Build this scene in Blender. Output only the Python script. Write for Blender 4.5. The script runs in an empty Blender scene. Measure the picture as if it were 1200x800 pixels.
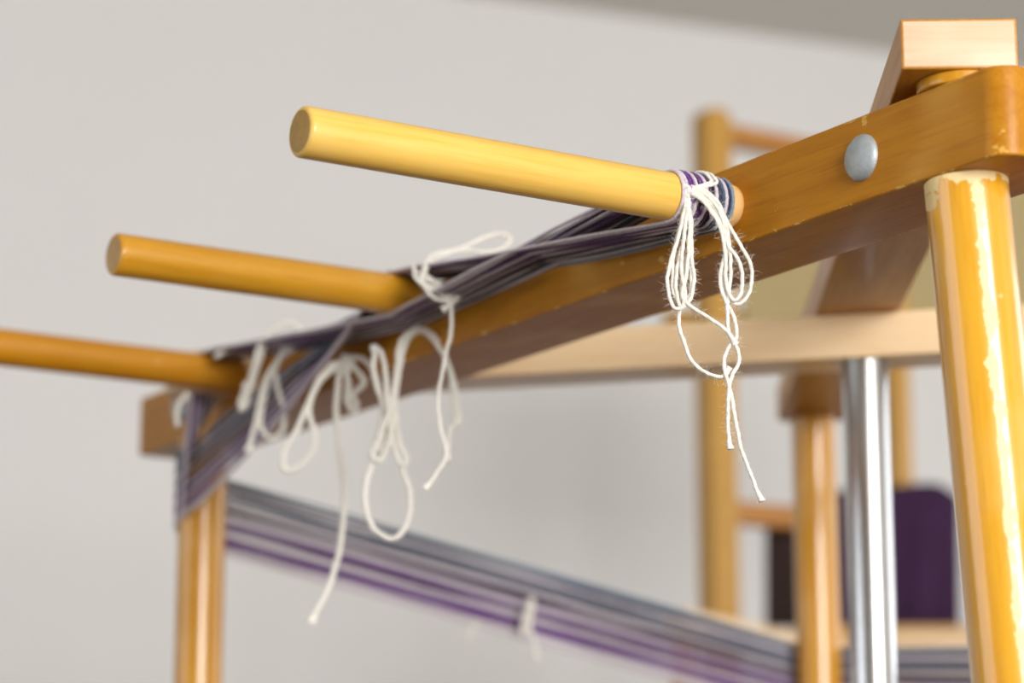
import bpy, bmesh, math, random
from mathutils import Vector, Matrix, noise
random.seed(7)
S = bpy.context.scene
COL = S.collection
PI = math.pi

# ------------------------------------------------------------------ camera
FPX = 3106.0
CAMH = 0.95
PITCH = math.atan(685.0 / FPX)
cam_d = bpy.data.cameras.new('camera')
cam_d.sensor_width = 36.0
cam_d.lens = 36.0 * FPX / 1200.0
cam_d.clip_start = 0.05
cam_d.clip_end = 50
cam_d.dof.use_dof = True
cam_d.dof.focus_distance = 1.325
cam_d.dof.aperture_fstop = 5.0
cam = bpy.data.objects.new('camera', cam_d)
COL.objects.link(cam)
cam.location = (0, 0, CAMH)
cam.rotation_euler = (PI / 2 + PITCH, 0, 0)
S.camera = cam
CF = Vector((0, math.cos(PITCH), math.sin(PITCH)))
CU = Vector((0, -math.sin(PITCH), math.cos(PITCH)))
CO = Vector((0, 0, CAMH))

# ------------------------------------------------------------------ world, lights, exposure
S.view_settings.view_transform = 'Standard'
S.view_settings.look = 'None'
S.view_settings.gamma = 1.0
S.view_settings.use_curve_mapping = False
S.view_settings.exposure = 0.07
W = bpy.data.worlds.new('world')
S.world = W
W.use_nodes = True
W.node_tree.nodes['Background'].inputs[0].default_value = (0.75, 0.85, 1.0, 1)
W.node_tree.nodes['Background'].inputs[1].default_value = 1.0

ROT = math.radians(22)                     # the room stands turned against the mill
UW = Vector((math.cos(ROT), math.sin(ROT), 0))
VN = Vector((-math.sin(ROT), math.cos(ROT), 0))
U0, U1, V0, V1, CEIL = -2.7, 3.6, -2.9, 4.12, 2.50
def room(u, v, z): return UW * u + VN * v + Vector((0, 0, z))

def area(name, pos, target, sx, sy, power, color):
    l = bpy.data.lights.new(name, 'AREA'); l.shape = 'RECTANGLE'
    l.size = sx; l.size_y = sy; l.energy = power; l.color = color
    o = bpy.data.objects.new(name, l); COL.objects.link(o)
    o.location = pos
    o.rotation_euler = (target - pos).to_track_quat('-Z', 'Y').to_euler()
    return o
# daylight from the window behind the camera; the two side windows are added fill
area('daylight_main', room(0.65, V0 + 0.02, 1.7), room(0.65, 1.0, 1.7), 1.9, 1.45, 178, (1.0, 0.985, 0.965))
area('fill_side', room(U0 + 0.02, 1.7, 1.55), room(0, 1.7, 1.55), 2.2, 1.2, 12, (1.0, 0.98, 0.97))  # added fill from the unseen left side, brightens the back wall
area('fill_right', room(U1 - 0.02, 1.6, 1.5), room(0, 1.9, 1.5), 1.8, 1.2, 16, (1.0, 0.985, 0.965))  # added fill for the right part of the back wall

# ------------------------------------------------------------------ helpers
def lin(c):
    return tuple((x / 255 / 12.92) if x / 255 <= 0.04045 else ((x / 255 + 0.055) / 1.055) ** 2.4 for x in c) + (1,)
def ray(x, y): return Vector((1, 0, 0)) * ((x - 600) / FPX) - CU * ((y - 400) / FPX) + CF
def at(x, y, Y):
    r = ray(x, y); return CO + r * (Y / r.y)
def at_h(x, y, h):
    r = ray(x, y); return CO + r * ((h - CAMH) / r.z)
def at_plane(x, y, p, n):
    r = ray(x, y); return CO + r * ((p - CO).dot(n) / r.dot(n))

def tag(o, label=None, cat=None, group=None, kind=None):
    if label: o['label'] = label
    if cat: o['category'] = cat
    if group: o['group'] = group
    if kind: o['kind'] = kind
    return o
def empty(name, loc):
    o = bpy.data.objects.new(name, None); COL.objects.link(o); o.location = loc
    o.empty_display_size = 0.05
    return o
def link(name, me, mats, parent=None, M=None):
    o = bpy.data.objects.new(name, me); COL.objects.link(o)
    for m in (mats if isinstance(mats, (list, tuple)) else [mats]):
        me.materials.append(m)
    M = M or Matrix.Identity(4)
    if parent is not None:
        o.parent = parent
        pm = Matrix.Translation(parent.location) if parent.parent is None else parent_world(parent)
        o.matrix_local = pm.inverted() @ M
    else:
        o.matrix_local = M
    o['_w'] = [v for r in M for v in r]
    return o
def parent_world(p):
    w = p['_w']; return Matrix([list(w[i * 4:i * 4 + 4]) for i in range(4)])
def frame(origin, x, z=Vector((0, 0, 1))):
    x = x.normalized(); y = z.cross(x).normalized(); z = x.cross(y)
    return Matrix(((x.x, y.x, z.x, origin.x), (x.y, y.y, z.y, origin.y), (x.z, y.z, z.z, origin.z), (0, 0, 0, 1)))
def smooth(me, ang=40):
    for p in me.polygons: p.use_smooth = True
    me.set_sharp_from_angle(angle=math.radians(ang))

def bar_mesh(name, x0, x1, y0, y1, z0, z1, radii=(0, 0, 0, 0), bev=0.0015, seg=6, end_slot=False):
    """extruded bar; radii = plan rounding at (x0,y0),(x1,y0),(x1,y1),(x0,y1)"""
    pts = []
    cs = [(x0, y0, 180), (x1, y0, 270), (x1, y1, 0), (x0, y1, 90)]
    for (cx, cy, a), r in zip(cs, radii):
        if r <= 0: pts.append((cx, cy)); continue
        sx = 1 if cx == x0 else -1; sy = 1 if cy == y0 else -1
        ox, oy = cx + sx * r, cy + sy * r
        for k in range(seg + 1):
            t = math.radians(a + 90 * k / seg)
            pts.append((ox + r * math.cos(t), oy + r * math.sin(t)))
    bm = bmesh.new()
    lo = [bm.verts.new((p[0], p[1], z0)) for p in pts]
    hi = [bm.verts.new((p[0], p[1], z1)) for p in pts]
    n = len(pts)
    bm.faces.new(lo[::-1]); bm.faces.new(hi)
    for i in range(n): bm.faces.new((lo[i], lo[(i + 1) % n], hi[(i + 1) % n], hi[i]))
    bm.normal_update()
    es = [e for e in bm.edges if e.calc_face_angle(0) > 0.7]
    bmesh.ops.bevel(bm, geom=es, offset=bev, segments=3, affect='EDGES', profile=0.6)
    bm.normal_update()
    if end_slot:
        for f in bm.faces:
            if f.normal.x < -0.999 and f.calc_area() > 1e-4: f.material_index = 1
    me = bpy.data.meshes.new(name); bm.to_mesh(me); bm.free(); smooth(me, 35)
    return me

def lathe_mesh(name, prof, n=48, cap_slot=False):
    """prof = [(radius, z)...] round local Z"""
    vs, fs = [], []
    for r, z in prof:
        for k in range(n):
            t = 2 * PI * k / n; vs.append((r * math.cos(t), r * math.sin(t), z))
    for i in range(len(prof) - 1):
        for k in range(n):
            a = i * n + k; b = i * n + (k + 1) % n
            fs.append((a, b, b + n, a + n))
    fs.append(tuple(range(n))[::-1]); m = (len(prof) - 1) * n
    fs.append(tuple(range(m, m + n)))
    me = bpy.data.meshes.new(name); me.from_pydata(vs, [], fs); me.update()
    smooth(me, 35)
    if cap_slot: me.polygons[len(me.polygons) - 1].material_index = 1
    return me
def rod_prof(r, z0, z1, c0=0.0015, c1=0.0015, steps=5):
    out = []
    for k in range(steps + 1):
        t = PI / 2 * k / steps; out.append((r - c0 + c0 * math.sin(t), z0 + c0 - c0 * math.cos(t)))
    for k in range(steps + 1):
        t = PI / 2 * k / steps; out.append((r - c1 + c1 * math.cos(t), z1 - c1 + c1 * math.sin(t)))
    return out

def resample(pts, step):
    """Catmull-Rom through pts, even spacing"""
    P = [Vector(p) for p in pts]
    P = [P[0] * 2 - P[1]] + P + [P[-1] * 2 - P[-2]]
    fine = []
    for i in range(1, len(P) - 2):
        a, b, c, d = P[i - 1], P[i], P[i + 1], P[i + 2]
        L = (c - b).length; m = max(2, int(L / step * 2))
        # centripetal-like tangents
        def tj(t, p, q): return t + max((q - p).length, 1e-7) ** 0.5
        t0 = 0; t1 = tj(t0, a, b); t2 = tj(t1, b, c); t3 = tj(t2, c, d)
        for k in range(m):
            t = t1 + (t2 - t1) * k / m
            A1 = a * ((t1 - t) / (t1 - t0)) + b * ((t - t0) / (t1 - t0))
            A2 = b * ((t2 - t) / (t2 - t1)) + c * ((t - t1) / (t2 - t1))
            A3 = c * ((t3 - t) / (t3 - t2)) + d * ((t - t2) / (t3 - t2))
            B1 = A1 * ((t2 - t) / (t2 - t0)) + A2 * ((t - t0) / (t2 - t0))
            B2 = A2 * ((t3 - t) / (t3 - t1)) + A3 * ((t - t1) / (t3 - t1))
            fine.append(B1 * ((t2 - t) / (t2 - t1)) + B2 * ((t - t1) / (t2 - t1)))
    fine.append(P[-2])
    out = [fine[0]]; acc = 0
    for i in range(1, len(fine)):
        acc += (fine[i] - fine[i - 1]).length
        if acc >= step: out.append(fine[i]); acc = 0
    if (out[-1] - fine[-1]).length > 1e-5: out.append(fine[-1])
    return out

def tube_geo(V, Fc, path, r, n=8, lobe=0.13, pitch=0.0045, ply=3, flare_end=False):
    base = len(V)
    T = [(path[min(i + 1, len(path) - 1)] - path[max(i - 1, 0)]).normalized() for i in range(len(path))]
    up = T[0].orthogonal().normalized(); s = 0
    for i, p in enumerate(path):
        if i:
            s += (p - path[i - 1]).length
            up = (up - T[i] * up.dot(T[i])).normalized()
        side = T[i].cross(up)
        rr = r
        if flare_end:
            d = (path[-1] - p).length
            if d < 0.006: rr = r * (1 + 0.9 * (1 - d / 0.006))
        for k in range(n):
            t = 2 * PI * k / n
            q = rr * (1 + lobe * math.cos(ply * t - 2 * PI * s / pitch))
            V.append(p + up * (q * math.cos(t)) + side * (q * math.sin(t)))
    for i in range(len(path) - 1):
        for k in range(n):
            a = base + i * n + k; b = base + i * n + (k + 1) % n
            Fc.append((a, b, b + n, a + n))
    Fc.append(tuple(base + k for k in range(n))[::-1])
    e = base + (len(path) - 1) * n
    Fc.append(tuple(e + k for k in range(n)))

def mesh_of(name, V, Fc):
    me = bpy.data.meshes.new(name); me.from_pydata([tuple(v) for v in V], [], Fc); me.update()
    for p in me.polygons: p.use_smooth = True
    return me

def fuzz_geo(V, Fc, path, r, count, lmin=0.0015, lmax=0.0045, w=0.00006, limit=None):
    for _ in range(count):
        i = random.randrange(1, len(path) - 1)
        if limit and not limit(path[i]): continue
        t = (path[i + 1] - path[i - 1]).normalized()
        d = Vector((random.gauss(0, 1), random.gauss(0, 1), random.gauss(0, 1)))
        d = (d - t * d.dot(t)).normalized()
        L = random.uniform(lmin, lmax); p = path[i] + d * r * 0.8
        v = (d + t * random.uniform(-1, 1)).normalized()
        bend = Vector((random.gauss(0, 1), random.gauss(0, 1), random.gauss(0, 1))) * 0.5
        base = len(V); N = 4
        for k in range(N):
            ww = w * (1 - 0.5 * k / N)
            sd = v.cross(Vector((0, 1, 0.2))).normalized() * ww
            sz = v.cross(sd).normalized() * ww
            V.extend([p + sd, p - sd * 0.5 + sz, p - sd * 0.5 - sz])
            p = p + v * (L / (N - 1)); v = (v + bend * 0.5).normalized()
        for k in range(N - 1):
            for j in range(3):
                a = base + 3 * k + j; b = base + 3 * k + (j + 1) % 3
                Fc.append((a, b, b + 3, a + 3))

# ------------------------------------------------------------------ materials
class NT:
    def __init__(s, name):
        s.m = bpy.data.materials.new(name); s.m.use_nodes = True
        s.t = s.m.node_tree; s.b = s.t.nodes['Principled BSDF']
    def n(s, typ, **kw):
        o = s.t.nodes.new(typ)
        for k, v in kw.items():
            if k.startswith('i_'):
                key = k[2:]; key = int(key) if key.isdigit() else key.replace('_', ' ')
                if isinstance(v, bpy.types.NodeSocket): s.t.links.new(v, o.inputs[key])
                else: o.inputs[key].default_value = v
            else: setattr(o, k, v)
        return o
    def math(s, op, a, b=None, clamp=False):
        o = s.t.nodes.new('ShaderNodeMath'); o.operation = op; o.use_clamp = clamp
        for i, v in enumerate((a, b)):
            if v is None: continue
            if isinstance(v, bpy.types.NodeSocket): s.t.links.new(v, o.inputs[i])
            else: o.inputs[i].default_value = v
        return o.outputs[0]
    def mix(s, f, a, b):
        o = s.t.nodes.new('ShaderNodeMix'); o.data_type = 'RGBA'
        for i, v in ((0, f), (6, a), (7, b)):
            if isinstance(v, bpy.types.NodeSocket): s.t.links.new(v, o.inputs[i])
            else: o.inputs[i].default_value = v
        return o.outputs[2]
    def ramp(s, f, lo, hi):
        o = s.t.nodes.new('ShaderNodeMapRange'); o.interpolation_type = 'SMOOTHSTEP'
        s.t.links.new(f, o.inputs[0]); o.inputs[1].default_value = lo; o.inputs[2].default_value = hi
        return o.outputs[0]
    def noise(s, vec, scale, detail=3, rough=0.55):
        o = s.t.nodes.new('ShaderNodeTexNoise'); s.t.links.new(vec, o.inputs['Vector'])
        o.inputs['Scale'].default_value = scale; o.inputs['Detail'].default_value = detail
        o.inputs['Roughness'].default_value = rough
        return o.outputs[0]
    def set(s, k, v):
        if isinstance(v, bpy.types.NodeSocket): s.t.links.new(v, s.b.inputs[k])
        else: s.b.inputs[k].default_value = v
    def bump(s, h, strength, dist):
        o = s.n('ShaderNodeBump'); o.inputs['Strength'].default_value = strength
        o.inputs['Distance'].default_value = dist
        s.t.links.new(h, o.inputs['Height']); s.t.links.new(o.outputs[0], s.b.inputs['Normal'])

def wood(name, base, dark, pale, grain_axis='X', half=None, yoff=0.0, zoff=0.0, rim_z=None, chips=0.5, coat=0.5, rough=0.38,
         gscale=1.0, wear_glint_streak=None, seed=0.0, pale_base=0.0, spec=0.5):
    """varnished beech; grain along one local axis, chips of pale bare wood along the edges (half = half sizes y,z)"""
    N = NT(name)
    tc = N.n('ShaderNodeTexCoord').outputs['Object']
    off = N.n('ShaderNodeVectorMath', operation='ADD'); N.t.links.new(tc, off.inputs[0]); off.inputs[1].default_value = (seed, seed * 1.7, seed * 0.6)
    mp = N.n('ShaderNodeMapping'); N.t.links.new(off.outputs[0], mp.inputs[0])
    mp.inputs['Scale'].default_value = {'X': (0.05, 1, 1), 'Y': (1, 0.05, 1), 'Z': (1, 1, 0.05)}[grain_axis]
    g = N.noise(mp.outputs[0], 420 * gscale, 4, 0.65)
    g2 = N.noise(mp.outputs[0], 130 * gscale, 4, 0.6)
    big = N.noise(off.outputs[0], 14, 2)
    c = N.mix(N.math('MULTIPLY', N.ramp(g2, 0.35, 0.7), 0.5), lin(base), lin(dark))
    fl = N.math('MULTIPLY', N.ramp(g, 0.46, 0.7), 0.6)
    c = N.mix(fl, c, lin(dark))
    c = N.mix(N.math('MULTIPLY', N.ramp(big, 0.5, 0.8), 0.30), c, lin(pale))
    sx = N.n('ShaderNodeSeparateXYZ'); N.t.links.new(tc, sx.inputs[0])
    mask = None
    mc = N.n('ShaderNodeMapping'); N.t.links.new(off.outputs[0], mc.inputs[0])
    mc.inputs['Scale'].default_value = {'X': (0.4, 1, 1), 'Y': (1, 0.4, 1), 'Z': (1, 1, 0.4)}[grain_axis]
    chipn = N.noise(mc.outputs[0], 150, 6, 0.75)
    chipn2 = N.noise(off.outputs[0], 42, 4, 0.62)
    if half:
        ay = N.math('ABSOLUTE', N.math('SUBTRACT', sx.outputs[1], yoff)); az = N.math('ABSOLUTE', N.math('SUBTRACT', sx.outputs[2], zoff))
        e = N.math('ADD', N.math('MINIMUM', N.math('SUBTRACT', ay, half[0]), N.math('SUBTRACT', az, half[1])), 0.0012)
        em = N.ramp(N.math('ADD', e, N.math('MULTIPLY', N.math('SUBTRACT', chipn2, 0.5), 0.006)), 0.0, 0.0004)
        mask = N.math('MULTIPLY', em, N.ramp(chipn, 0.62 - 0.1 * chips, 0.64 - 0.1 * chips))
    if rim_z is not None:
        zz = N.math('ADD', N.math('SUBTRACT', sx.outputs[2], rim_z), N.math('MULTIPLY', N.math('SUBTRACT', chipn2, 0.43), 0.05))
        rm = N.ramp(zz, -0.0005, 0.0010)
        mask = rm if mask is None else N.math('MAXIMUM', mask, rm)
    if wear_glint_streak:  # pale streak: bare worn wood together with a painted-in highlight
        ang, wid = wear_glint_streak
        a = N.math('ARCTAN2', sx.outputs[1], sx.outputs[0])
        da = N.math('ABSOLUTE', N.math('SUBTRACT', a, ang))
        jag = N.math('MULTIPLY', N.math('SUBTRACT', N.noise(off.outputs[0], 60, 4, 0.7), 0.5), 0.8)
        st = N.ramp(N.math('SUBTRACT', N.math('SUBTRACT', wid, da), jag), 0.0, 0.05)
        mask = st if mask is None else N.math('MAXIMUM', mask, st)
    sc = N.ramp(N.noise(mp.outputs[0], 150, 2, 0.5), 0.74, 0.77)
    sp = N.math('MULTIPLY', N.ramp(chipn2, 0.69, 0.70), chips * 0.8, True)
    sm = N.math('MAXIMUM', sp, N.math('MULTIPLY', sc, 0.4 * chips))
    mask = sm if mask is None else N.math('MAXIMUM', mask, sm)
    c = N.mix(mask, c, lin(pale))
    if pale_base:
        c = N.mix(N.math('MULTIPLY', N.math('SUBTRACT', 1.0, N.ramp(sx.outputs[2], 0.003, 0.022)), pale_base), c, lin((236, 196, 140)))
    N.set('Base Color', c)
    N.set('Roughness', N.math('ADD', rough, N.math('MULTIPLY', mask, 0.2), True))
    N.set('Coat Weight', N.math('MULTIPLY', N.math('SUBTRACT', 1.0, mask), coat))
    N.set('Coat Roughness', 0.1)
    N.set('Specular IOR Level', spec)
    h = N.math('SUBTRACT', N.math('MULTIPLY', g, 0.25), mask)
    N.bump(h, 0.35, 0.0004)
    return N.m

def yarn_mat(name, col, rough=0.85, mott=0.25):
    N = NT(name)
    tc = N.n('ShaderNodeTexCoord').outputs['Object']
    n = N.noise(tc, 900, 3, 0.6)
    dk = tuple(x * 0.62 for x in col)
    N.set('Base Color', N.mix(N.math('MULTIPLY', N.ramp(n, 0.42, 0.7), mott * 2, True), lin(col), lin(dk)))
    N.set('Roughness', rough); N.set('Sheen Weight', 0.35); N.set('Sheen Roughness', 0.5)
    N.set('Specular IOR Level', 0.2)
    N.bump(n, 0.5, 0.0003)
    return N.m
def plain(name, col, rough=0.7, metal=0.0, nscale=6, namt=0.05, bump=0.0, bscale=300):
    N = NT(name)
    tc = N.n('ShaderNodeTexCoord').outputs['Object']
    n = N.noise(tc, nscale, 3)
    N.set('Base Color', N.mix(n, lin(tuple(x * (1 - namt) for x in col)), lin(tuple(min(255, x * (1 + namt)) for x in col))))
    N.set('Roughness', rough); N.set('Metallic', metal)
    if bump: N.bump(N.noise(tc, bscale, 3), bump, 0.001)
    return N.m

AMBER, AMBERD, PALE = (201, 132, 30), (168, 98, 14), (242, 200, 120)
HB, HTOP, DEP = 1.2957, 1.3392, 0.058       # peg rail bottom, top, depth
m_rail = wood('varnished_rail_wood', (196, 132, 26), (170, 104, 14), (240, 196, 104), half=(DEP / 2, (HTOP - HB) / 2), yoff=-DEP / 2, zoff=(HTOP - HB) / 2, chips=0.75, coat=0.06, rough=0.42, spec=0.22)
m_post = wood('worn_post_wood', (234, 172, 38), (216, 146, 18), (248, 220, 160), 'Z', rim_z=1.0, chips=0.5, coat=1.0, rough=0.3, wear_glint_streak=(-1.53, 0.10))  # streak lies where the highlight falls: wear and painted light in one
m_post_far = wood('amber_post_wood', (210, 150, 26), (190, 124, 12), (244, 206, 140), 'Z', chips=0.2, coat=0.55, rough=0.3, seed=3)
m_arm = wood('amber_arm_wood', (192, 134, 40), (160, 98, 20), (240, 196, 130), half=(0.028, 0.0125), chips=0.3, coat=0.12, rough=0.45, seed=5)
m_arm_end = wood('bare_end_wood', (226, 194, 162), (212, 172, 134), (238, 216, 194), 'Y', chips=0.2, coat=0.1, rough=0.5, gscale=0.7, seed=2)
m_arm_pale = wood('pale_arm_wood', (240, 212, 172), (228, 190, 142), (245, 212, 164), chips=0.2, coat=0.3, rough=0.4, seed=8)
m_peg1 = wood('light_peg_wood', (240, 196, 98), (232, 176, 64), (240, 208, 132), 'Z', chips=0.1, coat=0.25, rough=0.42, gscale=0.8, pale_base=0.8)
m_peg1e = wood('light_peg_end_wood', (182, 142, 62), (154, 114, 42), (222, 186, 110), 'Z', chips=0.0, coat=0.1, rough=0.5, gscale=1.0)
m_peg2 = wood('amber_peg_wood', (216, 156, 38), (198, 134, 20), (246, 206, 130), 'Z', chips=0.55, coat=0.7, rough=0.3, seed=1)
m_peg2e = wood('amber_peg_end_wood', (184, 134, 52), (150, 104, 34), (236, 200, 120), 'Z', chips=0.7, coat=0.3, rough=0.4, seed=4)
m_peg3 = wood('dark_amber_peg_wood', (208, 142, 18), (190, 120, 8), (240, 196, 110), 'Z', chips=0.2, coat=0.5, rough=0.35, seed=6)
m_zinc = plain('zinc_bolt_metal', (176, 184, 188), 0.5, 0.35, 180, 0.14, 0.25, 500)
m_steel = plain('steel_tube_metal', (196, 196, 196), 0.26, 1.0, 40, 0.04)
m_wall = plain('painted_wall', (232, 230, 228), 0.9, 0, 2, 0.01, 0.06, 160)
m_ceil = plain('painted_ceiling', (214, 211, 202), 0.92, 0, 2, 0.01)
m_loom = wood('loom_wood', (190, 144, 62), (172, 124, 44), (206, 164, 92), 'Z', chips=0.0, coat=0.2, rough=0.45, seed=9)
m_loom_rail = wood('loom_rail_wood', (180, 122, 50), (160, 100, 34), (210, 156, 84), 'X', chips=0.0, coat=0.2, rough=0.45, seed=9)
m_plum = plain('plum_cloth', (50, 22, 56), 0.95, 0, 60, 0.25, 0.4, 700)
m_dark = plain('dark_brown_cloth', (46, 30, 26), 0.95, 0, 60, 0.25, 0.4, 700)
m_white_yarn = yarn_mat('white_cotton', (246, 242, 232), mott=0.12)

N = NT('oak_floor'); tc = N.n('ShaderNodeTexCoord').outputs['Object']
mp = N.n('ShaderNodeMapping'); N.t.links.new(tc, mp.inputs[0]); mp.inputs['Scale'].default_value = (0.15, 2, 1)
N.set('Base Color', N.mix(N.noise(mp.outputs[0], 14, 4), lin((92, 74, 54)), lin((64, 50, 36))))
N.set('Roughness', 0.5); m_floor = N.m

# ------------------------------------------------------------------ room shell
def slab(name, quad, thick, mat):
    """quad = corner points, thickened outwards along its normal"""
    a, b, c, d = quad; nrm = (b - a).cross(d - a).normalized() * thick
    V = [a, b, c, d] + [p + nrm for p in (a, b, c, d)]
    F = [(3, 2, 1, 0), (4, 5, 6, 7), (0, 1, 5, 4), (1, 2, 6, 5), (2, 3, 7, 6), (3, 0, 4, 7)]
    me = bpy.data.meshes.new(name); me.from_pydata([tuple(v) for v in V], [], F); me.update()
    o = link(name, me, mat); o['kind'] = 'structure'; return o
E_ = 0.12
slab('floor', [room(U0 - E_, V1 + E_, 0), room(U1 + E_, V1 + E_, 0), room(U1 + E_, V0 - E_, 0), room(U0 - E_, V0 - E_, 0)], E_, m_floor)
slab('ceiling', [room(U0 - E_, V0 - E_, CEIL), room(U1 + E_, V0 - E_, CEIL), room(U1 + E_, V1 + E_, CEIL), room(U0 - E_, V1 + E_, CEIL)], E_, m_ceil)
slab('wall_back', [room(U1, V1, 0), room(U0, V1, 0), room(U0, V1, CEIL), room(U1, V1, CEIL)], -E_, m_wall)
def wall_with_hole(name, P, a0, a1, h0, h1, z0, z1, out, mat=None):
    """P(a) -> base point along the wall; hole a in [h0,h1], z in [z0,z1]"""
    me = bpy.data.meshes.new(name); V = []; F = []
    for (x0, x1, y0, y1) in ((a0, h0, 0, CEIL), (h1, a1, 0, CEIL), (h0, h1, 0, z0), (h0, h1, z1, CEIL)):
        b = len(V)
        for o in (Vector((0, 0, 0)), out * E_):
            for a, z in ((x0, y0), (x1, y0), (x1, y1), (x0, y1)):
                V.append(P(a) + o + Vector((0, 0, z)))
        F += [(b, b + 1, b + 2, b + 3), (b + 7, b + 6, b + 5, b + 4), (b, b + 4, b + 5, b + 1), (b + 1, b + 5, b + 6, b + 2), (b + 2, b + 6, b + 7, b + 3), (b + 3, b + 7, b + 4, b)]
    me.from_pydata([tuple(v) for v in V], [], F); me.update()
    o = link(name, me, mat or m_wall); o['kind'] = 'structure'
wall_with_hole('wall_front', lambda a: room(a, V0, 0), U0, U1, -0.35, 1.65, 0.95, 2.44, -VN)
wall_with_hole('wall_left', lambda a: room(U0, a, 0), V0, V1, 0.6, 2.8, 0.9, 2.3, -UW, plain('grey_side_wall', (150, 147, 142), 0.9))  # unseen wall, greyed to weaken its reflection in the posts
wall_with_hole('wall_right', lambda a: room(U1, a, 0), V0, V1, 0.7, 2.5, 0.9, 2.2, UW)
m_frame = plain('white_window_paint', (235, 235, 232), 0.5)
def window(name, P, out, h0, h1, z0, z1):
    V = []; F = []
    def bx(a0, a1, y0, y1, d0, d1):
        b = len(V)
        for d in (d0, d1):
            for a, z in ((a0, y0), (a1, y0), (a1, y1), (a0, y1)): V.append(P(a) + out * d + Vector((0, 0, z)))
        F.extend([(b, b + 1, b + 2, b + 3), (b + 7, b + 6, b + 5, b + 4), (b, b + 4, b + 5, b + 1), (b + 1, b + 5, b + 6, b + 2), (b + 2, b + 6, b + 7, b + 3), (b + 3, b + 7, b + 4, b)])
    t = 0.05
    bx(h0, h0 + t, z0, z1, 0.03, 0.09); bx(h1 - t, h1, z0, z1, 0.03, 0.09)
    bx(h0, h1, z0, z0 + t, 0.03, 0.09); bx(h0, h1, z1 - t, z1, 0.03, 0.09)
    o = link(name, mesh_of(name, V, F), m_frame); o['kind'] = 'structure'
    for p in o.data.polygons: p.use_smooth = False
window('window_1', lambda a: room(a, V0, 0), -VN, -0.35, 1.65, 0.95, 2.44)
window('added_window_left', lambda a: room(U0, a, 0), -UW, 0.6, 2.8, 0.9, 2.3)  # unseen window, added to carry the left fill light
window('added_window_right', lambda a: room(U1, a, 0), UW, 0.7, 2.5, 0.9, 2.2)  # unseen window, added to carry the right fill light

# ------------------------------------------------------------------ warping mill
dA = Vector((-0.534026, 0.845468, 0))        # along the peg rail, away from the camera
dB = Vector((-0.845468, -0.534026, 0))       # out of the rail's front face, along the pegs
P0 = Vector((0.10160, 1.36, HB))             # point of the rail's front lower edge
Z = Vector((0, 0, 1))
def rail(t, b=0.0, z=0.0): return P0 + dA * t + dB * b + Z * z

mill = empty('warping_mill', (0.237, 1.73, 0))
tag(mill, 'amber varnished wooden warping mill with round posts, three pegs and a steel axle', 'warping mill')

# peg rail; local X along dA, local Y = away from its front face ... front face is y = 0
Mr = frame(P0, dA)                           # local y = Z x dA
ysgn = 1 if Mr.to_3x3().col[1].dot(dB) > 0 else -1
assert ysgn == 1
T0, T1 = -0.231, 0.718
rail_o = link('peg_rail', bar_mesh('peg_rail', T0, T1, -DEP, 0, 0, HTOP - HB, (0.012, 0.004, 0.004, 0.013), 0.0016, 8), m_rail, mill, Mr)
# the dark crack under the rail
HALF_H = (HTOP - HB) / 2

# bolts with low dome heads in the front face
def bolt(px, py, rad):
    c = at_plane(px, py, P0, dB)
    prof = [(rad * 0.98, -0.004), (rad, 0.0), (rad * 0.995, 0.0008)]
    for k in range(1, 9):
        t = PI / 2 * k / 8
        prof.append((max(rad * 0.97 * math.cos(t), 0.0002), 0.0010 + 0.0042 * math.sin(t)))
    me = lathe_mesh('bolt_head', prof)
    M = frame(c, dA, dB)   # z axis = dB
    return link('bolt_head', me, m_zinc, mill, M)
bolt(1010.5, 185, 0.0118)
bolt(213, 478, 0.0118)

# pegs
RP = 0.0125
pegs = []
def peg(px, py, endx, mats, label):
    b = at_plane(px, py, P0, dB)
    t = (b - P0).dot(dA); z = b.z - HB
    L = 0.05
    while L < 0.4:
        q = rail(t, L, z); d = q - CO
        if 600 + FPX * d.x / d.dot(CF) < endx: break
        L += 0.0005
    pegs.append((t, z, L))
    prof = [(RP * 0.8, -0.004), (RP * 0.86, 0.0), (RP * 0.925, 0.0012), (RP * 0.965, 0.003), (RP * 0.99, 0.0055), (RP, 0.009)] + rod_prof(RP, 0, L, 0, 0.0022, 6)[7:]
    me = lathe_mesh('peg', prof, 64, True)
    o = link('peg', me, mats, mill, frame(rail(t, 0, z), dA, dB))
    tag(o, label)
    return L
L1 = peg(857, 243, 352, [m_peg1, m_peg1e], 'nearest and palest peg, highest in view')
peg(512, 352, 133, [m_peg2, m_peg2e], 'middle peg, amber with a chipped end')
p3 = at_plane(285, 441, P0, dB)
peg(285, 441, -170, [m_peg3, m_peg2e], 'farthest peg, dark amber')

# round posts
def post(top, bottom, r, mat, label=None, n=64):
    ax = (top - bottom); L = ax.length
    rows = [(r, z) for z in [i * L / 24 for i in range(25)]]
    me = lathe_mesh('post', [(r - 0.001, 0)] + [(r, 0.001)] + rows[1:-1] + [(r, L - 0.0006), (r - 0.0006, L)], n)
    # local z=1 at the rim: shift so that the pale rim of the worn post sits at the top
    for v in me.vertices: v.co.z -= (L - 1.003)
    M = frame(top - ax.normalized() * 1.003, Vector((0, 1, 0)).cross(ax).normalized(), ax.normalized())
    o = link('post', me, mat, mill, M)
    if label: tag(o, label)
    return o
PT = Vector((0.2157, 1.2135, HB))
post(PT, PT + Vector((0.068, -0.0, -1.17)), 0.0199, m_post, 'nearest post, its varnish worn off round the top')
PL = Vector((-0.2225, 1.885, HB))
post(PL, Vector((PL.x, PL.y, 0.12)), 0.0172, m_post_far)

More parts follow.
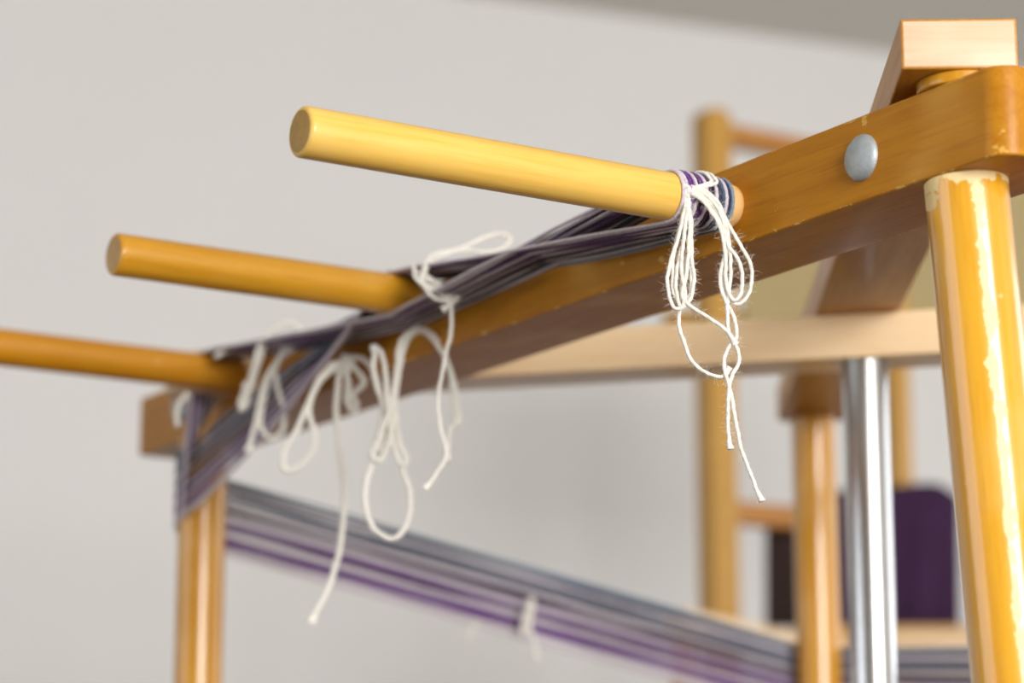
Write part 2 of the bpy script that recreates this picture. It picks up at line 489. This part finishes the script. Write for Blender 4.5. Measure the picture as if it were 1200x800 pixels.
# crossing arms
CZ = 1.345
c_near = Vector((0.2115, 1.1935, CZ)); c_far = Vector((0.2400, 2.092, CZ))
dC = (c_far - c_near).normalized()
Mc = frame((c_near + Z * 0.0125), dC)
LC = (c_far - c_near).length
link('cross_arm', bar_mesh('cross_arm', 0, LC, -0.0275, 0.0275, -0.0125, 0.0125, (0, 0.012, 0.012, 0), 0.0014, 6, True), [m_arm, m_arm_end], mill, Mc)
PF = c_far - dC * 0.022
post(Vector((PF.x, PF.y, CZ)), Vector((PF.x, PF.y, 0.12)), 0.0172, m_post_far)
# spacer disc between the nearest post and the arm
me = lathe_mesh('spacer', rod_prof(0.0215, 0, CZ - HTOP, 0.001, 0.001))
link('spacer', me, m_post_far, mill, Matrix.Translation(Vector((PT.x, PT.y + 0.002, HTOP))))
d_l = at_h(192, 411.9, CZ); d_r = at_h(1095, 361, CZ)
dD = (d_r - d_l).normalized()
LD = 0.96
Md = frame(d_l - Z * 0.015, dD)              # local y = left of dD = away from the camera
link('cross_arm', bar_mesh('cross_arm', 0, LD, 0, 0.045, -0.015, 0.015 - 0.0003, (0.006, 0.01, 0.01, 0.006), 0.002, 6), m_arm_pale, mill, Md)
PR = d_l + dD * (LD - 0.03) + Z.cross(dD) * 0.022
post(Vector((PR.x, PR.y, CZ - 0.03)), Vector((PR.x, PR.y, 0.12)), 0.0172, m_post_far)
# axle
ax = at_h(1018, 415, CZ - 0.03); ax = Vector((ax.x, ax.y + 0.020, 0))
me = lathe_mesh('axle', rod_prof(0.0152, 0.02, CZ - 0.03, 0.001, 0.002))
link('axle', me, m_steel, mill, Matrix.Translation(ax))
me = lathe_mesh('axle_bolt', [(0.004, CZ - 0.03), (0.004, CZ + 0.032), (0.009, CZ + 0.0321), (0.009, CZ + 0.036), (0.003, CZ + 0.039)], 24)
link('axle_bolt', me, m_steel, mill, Matrix.Translation(ax))
# lower arms and the foot, below the picture
def low_arm(a, b, z):
    d = (b - a); d.z = 0; L = d.length; o = Vector((a.x, a.y, z)); dn = d.normalized()
    link('lower_arm', bar_mesh('lower_arm', -0.04, L + 0.04, -0.0275, 0.0275, -0.0125, 0.0125), m_arm, mill, frame(o, dn))
low_arm(PT + Vector((0.068, 0, 0)), PF, 0.1075)
low_arm(PL, PR, 0.0825)
for s in (0, 1):
    d = dC if s else Vector((-dC.y, dC.x, 0))
    link('foot', bar_mesh('foot', -0.3, 0.3, -0.03, 0.03, 0 if s else 0.0, 0.03), m_arm, mill, frame(Vector((ax.x, ax.y, 0.0)), d))

# ------------------------------------------------------------------ striped warp
RY = 0.00104
warp = empty('striped_warp', (PL.x, PL.y, 1.2))
tag(warp, 'striped purple, navy, lilac and white warp yarn wound over the pegs and round the posts', 'yarn')
ycol = {
    'white': (220, 210, 220), 'purple': (100, 40, 130), 'plum': (76, 38, 88), 'lilac': (186, 170, 190), 'black': (38, 34, 46),
    'navy': (44, 52, 82), 'slate': (80, 94, 116), 'blue': (134, 152, 174)}
ym = {k: yarn_mat(k + '_yarn', v) for k, v in ycol.items()}
order = ['white', 'white', 'purple', 'purple', 'white', 'plum', 'purple', 'white', 'plum', 'black', 'white', 'navy', 'slate', 'white', 'navy', 'blue']
NK = len(order); SP = 0.0021
def arc(peg_i, b, a0, a1, rad, n):
    t, z, _ = pegs[peg_i]
    return [rail(t + rad * math.cos(math.radians(a0 + (a1 - a0) * k / n)), b, z + rad * math.sin(math.radians(a0 + (a1 - a0) * k / n))) for k in range(n + 1)]
zl = lambda y: at(198, y, PL.y).z            # heights on the left post
z_top, z_bot = zl(532), zl(610)
def round_post(k, half):
    """wrap over the outer side of the left post, then the far post and on to the right post; front of post -> back"""
    u = (k + 0.5 * half) / (NK - 0.5)        # 0 outer/purple .. 1 inner/navy
    zc = z_bot + (z_top - z_bot) * u
    r = 0.0172 + RY + 0.0007 * half
    out = []
    for a in (222, 205, 190, 170, 150, 128, 105):
        f = (222 - a) / 117
        out.append(Vector((PL.x + r * math.cos(math.radians(a)), PL.y + r * math.sin(math.radians(a)), zc - (0.016 - 0.006 * u) * f + random.uniform(-0.001, 0.001))))
    zr = at(925, 838 - 82 * u, PF.y).z
    for a in (100, 75, 50):
        out.append(Vector((PF.x + r * math.cos(math.radians(a)), PF.y + r * math.sin(math.radians(a)), zr - 0.001)))
    for a in (60, 35):
        out.append(Vector((PR.x + r * math.cos(math.radians(a)), PR.y + r * math.sin(math.radians(a)), zr - 0.045)))
    return out
fuzzV, fuzzF = [], []
def near(p): return p.y < 1.62
for k, cn in enumerate(order):
    b = 0.0405 - SP * k + random.uniform(-0.0002, 0.0002)
    rr = RP + RY
    j = lambda s=0.0004: random.uniform(-s, s)
    # pass one: under the first peg, over the second, under the third
    X = arc(0, b, 200, 262, rr, 5) + arc(1, b - 0.006, 112, 78, rr + abs(j()), 3) + round_post(k, 0)
    Y = arc(0, b, 200, 84, rr, 8) + arc(1, b - 0.006, *((100, 80) if k == NK - 1 else (-100, -76)), rr + abs(j()), 3) + arc(2, b - 0.006, 112, 40, rr + abs(j()), 5) + round_post(k, 1)
    path = list(reversed(Y))[:-1] + X
    # long even spans: keep them straight with helper points
    full = [path[0]]
    for q in path[1:]:
        p = full[-1]; L = (q - p).length
        if L > 0.05:
            to_post = L > 0.15 and p.y < 1.91 and q.y < 1.91 and min((Vector((e.x, e.y, 0)) - Vector((PL.x, PL.y, 0))).length for e in (p, q)) < 0.04
            band = p.y > 1.87 and q.y > 1.87 and L > 0.3
            for s in (0.08, 0.22, 0.36, 0.5, 0.64, 0.78, 0.92):
                v = p.lerp(q, s) + Vector((j(), j(), j())) * (2.2 if band else 1.6)
                if to_post: v += Z * (0.0013 * (k - 7.5) * math.sin(PI * s) - 0.002)
                elif not band and q.y < 1.9 and p.y < 1.9: v -= Z * (0.00030 * k * math.sin(PI * s))
                full.append(v)
        full.append(q)
    pts = resample(full, 0.0016)
    V, F = [], []
    tube_geo(V, F, pts, RY, 6, 0.12, 0.004, 2)
    link('yarn_strand', mesh_of('yarn_strand', V, F), ym[cn], warp)
    for q in full: pass
    fuzz_geo(fuzzV, fuzzF, pts, RY, 500, 0.001, 0.0036, 0.00005, near)
fz = link('yarn_fuzz', mesh_of('yarn_fuzz', fuzzV, fuzzF), ym['lilac'], warp); fz['kind'] = 'stuff'

# ------------------------------------------------------------------ white ties
def tie(name, label, cords, Yb, r=0.00098, fuzz=0, step=0.0009, loops=(), gid=True):
    """cords = list of (x, y[, dY in mm]) lists; every cord is a part of the tie"""
    root = empty(name, at(cords[0][0][0], cords[0][0][1], Yb))
    tag(root, label, 'string')
    FV, FF = [], []
    for ci, c in enumerate(cords):
        pts = []
        for i, p in enumerate(c):
            dy = p[2] / 1000 if len(p) > 2 else 0
            pts.append(at(p[0], p[1], Yb + dy + (ci % 3) * 0.0012))
        path = resample(pts, step)
        # gentle kinks of soft cotton
        for i, q in enumerate(path):
            q += Vector((noise.noise(q * 160 + Vector((ci, 0, 0))), noise.noise(q * 160 + Vector((0, ci, 5))), 0)) * 0.0005
        V, F = [], []
        tube_geo(V, F, path, r, 8, 0.12, 0.0052, 3, True)
        link('cord', mesh_of('cord', V, F), m_white_yarn, root)
        if fuzz: fuzz_geo(FV, FF, path, r, fuzz, 0.0012, 0.0048, 0.00006)
    if fuzz:
        o = link('cord_fuzz', mesh_of('cord_fuzz', FV, FF), m_white_yarn, root); o['kind'] = 'stuff'
    return root

t1, z1, _ = pegs[0]
Yk = rail(t1, 0.026, z1).y - 0.0185
def over_peg(peg_i, b, a0, a1, extra=0.0028, n=7):
    return arc(peg_i, b, a0, a1, RP + extra, n)
def knot(cx, cy, Y, s, parent, r=0.00105):
    """small overhand lump: a tight trefoil of the same cord"""
    c = at(cx, cy, Y); P = []
    for i in range(25):
        t = 2 * PI * i / 24
        P.append(c + Vector(((math.sin(t) + 2 * math.sin(2 * t)) * s * 0.33, -math.sin(3 * t) * s * 0.35, (math.cos(t) - 2 * math.cos(2 * t)) * s * 0.33)))
    V, F = [], []
    tube_geo(V, F, resample(P, 0.0008), r, 8, 0.1, 0.005, 3)
    link('knot', mesh_of('knot', V, F), m_white_yarn, parent)

tie1 = tie('yarn_tie', 'white cotton tie knotted round the highest peg, with crisp loops and a frayed end', [
    [(805, 222, 2), (802, 245), (796, 272), (787, 302), (782, 328), (784, 348), (791, 361), (799, 360), (803, 345), (799, 320), (800, 290), (805, 250), (806, 224, 2)],
    [(806, 222, 2), (804, 255), (800, 285), (793, 318), (793, 343), (799, 360), (808, 352), (813, 330), (811, 300), (810, 262), (807, 224, 2)],
    [(804, 222, 2), (800, 252), (791, 290), (788, 322), (790, 346), (797, 352), (799, 330), (806, 300), (810, 335), (805, 354), (797, 362), (797, 385), (803, 405), (812, 424), (828, 437), (847, 441), (855, 430)],
    [(806, 222, 2), (808, 250), (807, 290), (804, 325), (799, 345), (806, 356), (824, 368), (842, 380), (855, 391), (862, 404)],
    [(806, 221, 2), (822, 224, 2), (838, 240), (849, 262), (852, 290), (846, 310), (844, 332), (849, 350), (858, 366), (863, 380), (862, 396), (852, 410), (848, 428), (853, 448), (860, 480), (868, 522), (880, 556), (893, 587)],
    [(806, 220, 2), (824, 222, 2), (842, 238), (853, 262), (867, 286), (878, 306), (881, 322), (877, 343), (866, 356), (856, 352), (848, 334), (850, 310), (852, 285), (846, 258), (830, 236), (808, 222, 2)],
    [(806, 223, 2), (820, 230, 2), (836, 248), (847, 268), (854, 288), (866, 306), (870, 326), (868, 344), (860, 352), (852, 338), (850, 312), (849, 290), (842, 262), (824, 236), (807, 224, 2)],
    [(806, 223, 2), (826, 228, 2), (843, 247), (852, 268), (855, 292), (856, 322), (853, 352), (853, 376), (856, 396), (865, 410), (866, 424), (859, 438), (854, 456), (853, 490), (856, 526)],
], Yk, fuzz=420)
knot(806, 223, Yk + 0.001, 0.0034, tie1)
# the loop that holds the bundle: goes round the peg under the knot
for bb, mm in ((0.022, 1), (0.0255, -1)):
    Vv, Ff = [], []
    pp = [at(806, 222, Yk + 0.001)] + [rail(0, 0, 0)] * 0 + arc(0, bb - 0.003, 150, 95, RP + 0.0027, 5) + arc(0, bb - 0.004, 70, 20, RP + 0.0027, 4)
    tube_geo(Vv, Ff, resample(pp, 0.0009), 0.00098, 8, 0.12, 0.0052, 3)
    link('cord', mesh_of('cord', Vv, Ff), m_white_yarn, tie1)

t2, z2, _ = pegs[1]
Y2 = rail(t2, 0.02, z2).y - 0.056
tie2 = tie('yarn_tie', 'white cotton tie at the base of the middle peg, one loop thrown up behind', [
    [(485, 312, 6), (487, 325), (497, 335), (511, 342), (526, 351), (529, 372), (528, 392), (521, 422), (514, 462), (516, 500), (523, 533), (511, 555), (498, 573)],
    [(490, 318, 6), (500, 333), (514, 338), (528, 350), (539, 346), (530, 356), (518, 363)],
    [(492, 330, 2), (498, 312, 4), (508, 299, 10), (540, 291, 20), (566, 279, 28), (587, 274, 32), (598, 279, 32), (590, 290, 28), (568, 296, 20), (546, 293, 12), (522, 298, 6), (503, 310, 4), (496, 330, 2)],
    [(497, 318, 4), (494, 328), (506, 347), (522, 352), (527, 345), (512, 332), (500, 326)],
], Y2, r=0.00115, fuzz=120)
knot(527, 351, Y2, 0.0036, tie2)

Y3 = rail(t2 + 0.05, 0.03, z2).y - 0.03
tie3 = tie('yarn_tie', 'white cotton tie draped in an arch below the middle peg, ending in a wide loop', [
    [(486, 388), (471, 398), (464, 440), (457, 480), (444, 512), (437, 535), (444, 541), (455, 520), (462, 480), (467, 440), (476, 402), (488, 386)],
    [(486, 386), (474, 394), (467, 430), (463, 475), (469, 520), (477, 540), (471, 545), (461, 520), (455, 480), (452, 440), (446, 412, 8), (438, 408, 14)],
    [(438, 538), (430, 562), (428, 588), (434, 612), (446, 626), (460, 631), (473, 621), (480, 600), (480, 575), (472, 550), (462, 525), (458, 500)],
    [(488, 385), (502, 392), (516, 409), (527, 432), (534, 458), (537, 498), (529, 500), (523, 540)],
    [(486, 384), (498, 386), (512, 398), (524, 424), (530, 455), (532, 480), (536, 500)],
    [(440, 410, 10), (438, 430, 8), (441, 450, 6), (448, 470, 4), (452, 500, 4), (445, 530, 4)],
], Y3, r=0.0016)
Y4 = rail(t2 + 0.13, 0.03, z2).y - 0.03
tie4 = tie('yarn_tie', 'white cotton tie between middle and farthest pegs, its single cord hanging lowest of all', [
    [(407, 422), (392, 428), (376, 442), (363, 470), (347, 505), (332, 534), (335, 551), (352, 546), (368, 524), (368, 505), (362, 480), (372, 450), (392, 430)],
    [(404, 420), (424, 420), (437, 434), (445, 456), (449, 482), (443, 510), (438, 536)],
    [(400, 428), (396, 450), (394, 483), (398, 526), (403, 578), (401, 620), (396, 652), (385, 688), (364, 729)],
    [(406, 428), (408, 452), (408, 472), (416, 482), (418, 472), (413, 464), (427, 448), (420, 436), (409, 425)],
], Y4, r=0.0019)
knot(407, 421, Y4, 0.004, tie4)
t3, z3, _ = pegs[2]
Y5 = rail(t3, 0.04, z3).y - 0.075
tie5 = tie('yarn_tie', 'white cotton tie looped high over the root of the farthest peg', [
    [(283, 482), (290, 455), (298, 430), (306, 403), (322, 386), (342, 379), (353, 392), (344, 408), (325, 424), (309, 450), (301, 490), (290, 530)],
    [(348, 400), (332, 414), (318, 436), (309, 467), (306, 500), (316, 513), (330, 506), (333, 484), (325, 452), (323, 432), (334, 412)],
    [(310, 402), (301, 432), (293, 456), (286, 478), (281, 474), (290, 450)],
], Y5, r=0.0018)
tie6 = tie('yarn_tie', 'short pale tie behind the farthest peg, tips poking out above and below it', [
    [(252, 418), (262, 413), (280, 408), (304, 402)],
    [(208, 500), (207, 484), (212, 470), (222, 462)],
], Y5 + 0.05, r=0.0018)
Yb = PL.y + (PF.y - PL.y) * 0.55
tie7 = tie('yarn_tie', 'faint white tie round the blurred yarn band that runs low behind the pegs', [
    [(621, 700), (624, 712), (618, 735), (612, 742), (616, 720), (623, 702)],
    [(622, 705), (620, 728), (625, 750), (628, 772)],
    [(560, 727), (552, 738), (548, 748)],
], Yb - 0.012, r=0.0016)

# ------------------------------------------------------------------ loom frame far behind
loom = empty('loom_frame', (0.3, 2.9, 0))
tag(loom, 'blurred light wooden loom frame standing behind the mill near the pale wall', 'loom')
A0 = at(838, 400, 2.78); A0.z = 0
dL = Vector((0.858, 0.514, 0)); dN = Vector((0.514, -0.858, 0))
zt = at(838, 130, 2.78).z
def upright(p, w, d, top):
    me = bar_mesh('upright', 0, top, -w / 2, w / 2, -d / 2, d / 2, (0, 0.012, 0.012, 0), 0.003)
    # stands on its end: local X is up
    M = frame(Vector((p.x, p.y, 0)), Z, dN)
    return link('upright', me, m_loom, loom, M)
upright(A0, 0.034, 0.03, zt)
A1 = A0 + dL * 0.245
upright(A1, 0.024, 0.028, zt - 0.03)
def rail_l(name, z, h, m=m_loom_rail, a=A0, L=0.245, d=0.022):
    return link(name, bar_mesh(name, 0, L, -d / 2, d / 2, -h / 2, h / 2, bev=0.003), m, loom, frame(Vector((a.x, a.y, z)), dL))
rail_l('top_rail', at(850, 156, 2.78).z, 0.022)
rail_l('middle_rail', at(870, 601, 2.79).z, 0.024)
rail_l('middle_rail', 0.35, 0.03)
# olive tan board behind the upper half of the frame
m_board = plain('olive_tan_board', (176, 158, 112), 0.8, 0, 12, 0.04)
t0 = at(866, 215, 2.99); t1 = at(1262, 215, 2.99); zb = at(1000, 402, 2.99).z
link('back_board', bar_mesh('back_board', 0, t1.x - t0.x, -0.006, 0.006, zb - t0.z, 0, bev=0.002), m_board, loom, frame(t0, Vector((1, 0, 0))))
link('board_post', bar_mesh('board_post', 0, t0.z - 0.01, -0.015, 0.015, -0.015, 0.015, bev=0.002), m_loom, loom, frame(Vector((t1.x - 0.02, t1.y + 0.021, 0)), Z, Vector((0, -1, 0))))
link('board_batten', bar_mesh('board_batten', -0.09, t1.x - t0.x, -0.01, 0.01, -0.012, 0.012, bev=0.002), m_loom, loom, frame(Vector((t0.x, t0.y + 0.016, zb + 0.03)), Vector((1, 0, 0))))
# pale side rail running back, and front beam below the cloth
s0 = at(792, 727, 2.5); s1 = at_h(1140, 800, s0.z)
L = (s1 - s0).length
link('side_rail', bar_mesh('side_rail', 0, L, -0.012, 0.012, -0.011, 0.011, bev=0.003), m_arm_pale, loom, frame(s0, (s1 - s0)))
b0 = at(930, 757, 2.845); b1 = at(1220, 760, 2.845); b1.z = b0.z
link('cloth_beam', bar_mesh('cloth_beam', 0, (b1 - b0).length, -0.02, 0.02, -0.021, 0.021, bev=0.004), m_loom, loom, frame(b0, (b1 - b0)))
for p in (b0 + Vector((0.01, 0, 0)), b1 - Vector((0.01, 0, 0)), s0 + (s1 - s0) * 0.02, s1):
    me = bar_mesh('leg', 0, (b0.z if p.y == b0.y else s0.z) - 0.01, -0.012, 0.012, -0.012, 0.012, bev=0.002)
    link('leg', me, m_loom, loom, frame(Vector((p.x, p.y, 0)), Z, Vector((0, -1, 0))))
# cloths
def cloth(name, x0, x1, ytop, ybot, Y, mat, label, bump=0.006, peak=0.6):
    V, F = [], []; n, m = 28, 22
    for side in (0, 1):
        for i in range(n + 1):
            for jn in range(m + 1):
                u, v = i / n, jn / m
                x = x0 + (x1 - x0) * u
                hump = 8 * math.exp(-((u - peak) / 0.3) ** 2) - 6 * (u > 0.85) * (u - 0.85) / 0.15 * 2
                y = (ytop - hump) * (1 - v) + ybot * v
                p = at(x, y, Y)
                dy = bump * math.sin(u * 19 + v * 1.5) * v + 0.02 * math.sqrt(max(0, 1 - ((v - 0.5) * 2) ** 4)) * 0.6 * math.sqrt(max(0, 1 - (2 * u - 1) ** 6))
                p.y += (-0.002 - dy) if side == 0 else (0.012 + dy * 0.3)
                V.append(p)
    S_ = (n + 1) * (m + 1)
    for i in range(n):
        for jn in range(m):
            a = i * (m + 1) + jn
            F.append((a, a + 1, a + m + 2, a + m + 1)); F.append((S_ + a, S_ + a + m + 1, S_ + a + m + 2, S_ + a + 1))
    for i in range(n):
        for jn in (0, m):
            a = i * (m + 1) + jn; F.append((a, a + m + 1, S_ + a + m + 1, S_ + a))
    for jn in range(m):
        for i in (0, n):
            a = i * (m + 1) + jn; F.append((a, a + 1, S_ + a + 1, S_ + a))
    o = link(name, mesh_of(name, V, F), mat); return tag(o, label, 'cloth')
cloth('folded_cloth', 968, 1124, 574, 736, 2.84, m_plum, 'blurred dark plum woven cloth standing on the loom beam, right of the steel axle', 0.004, 0.75)
cloth('folded_cloth', 898, 966, 600, 734, 2.86, m_dark, 'blurred dark brown cloth left of the plum one, behind the farthest post', 0.003, 0.5)

for o in S.objects:
    if '_w' in o: del o['_w']
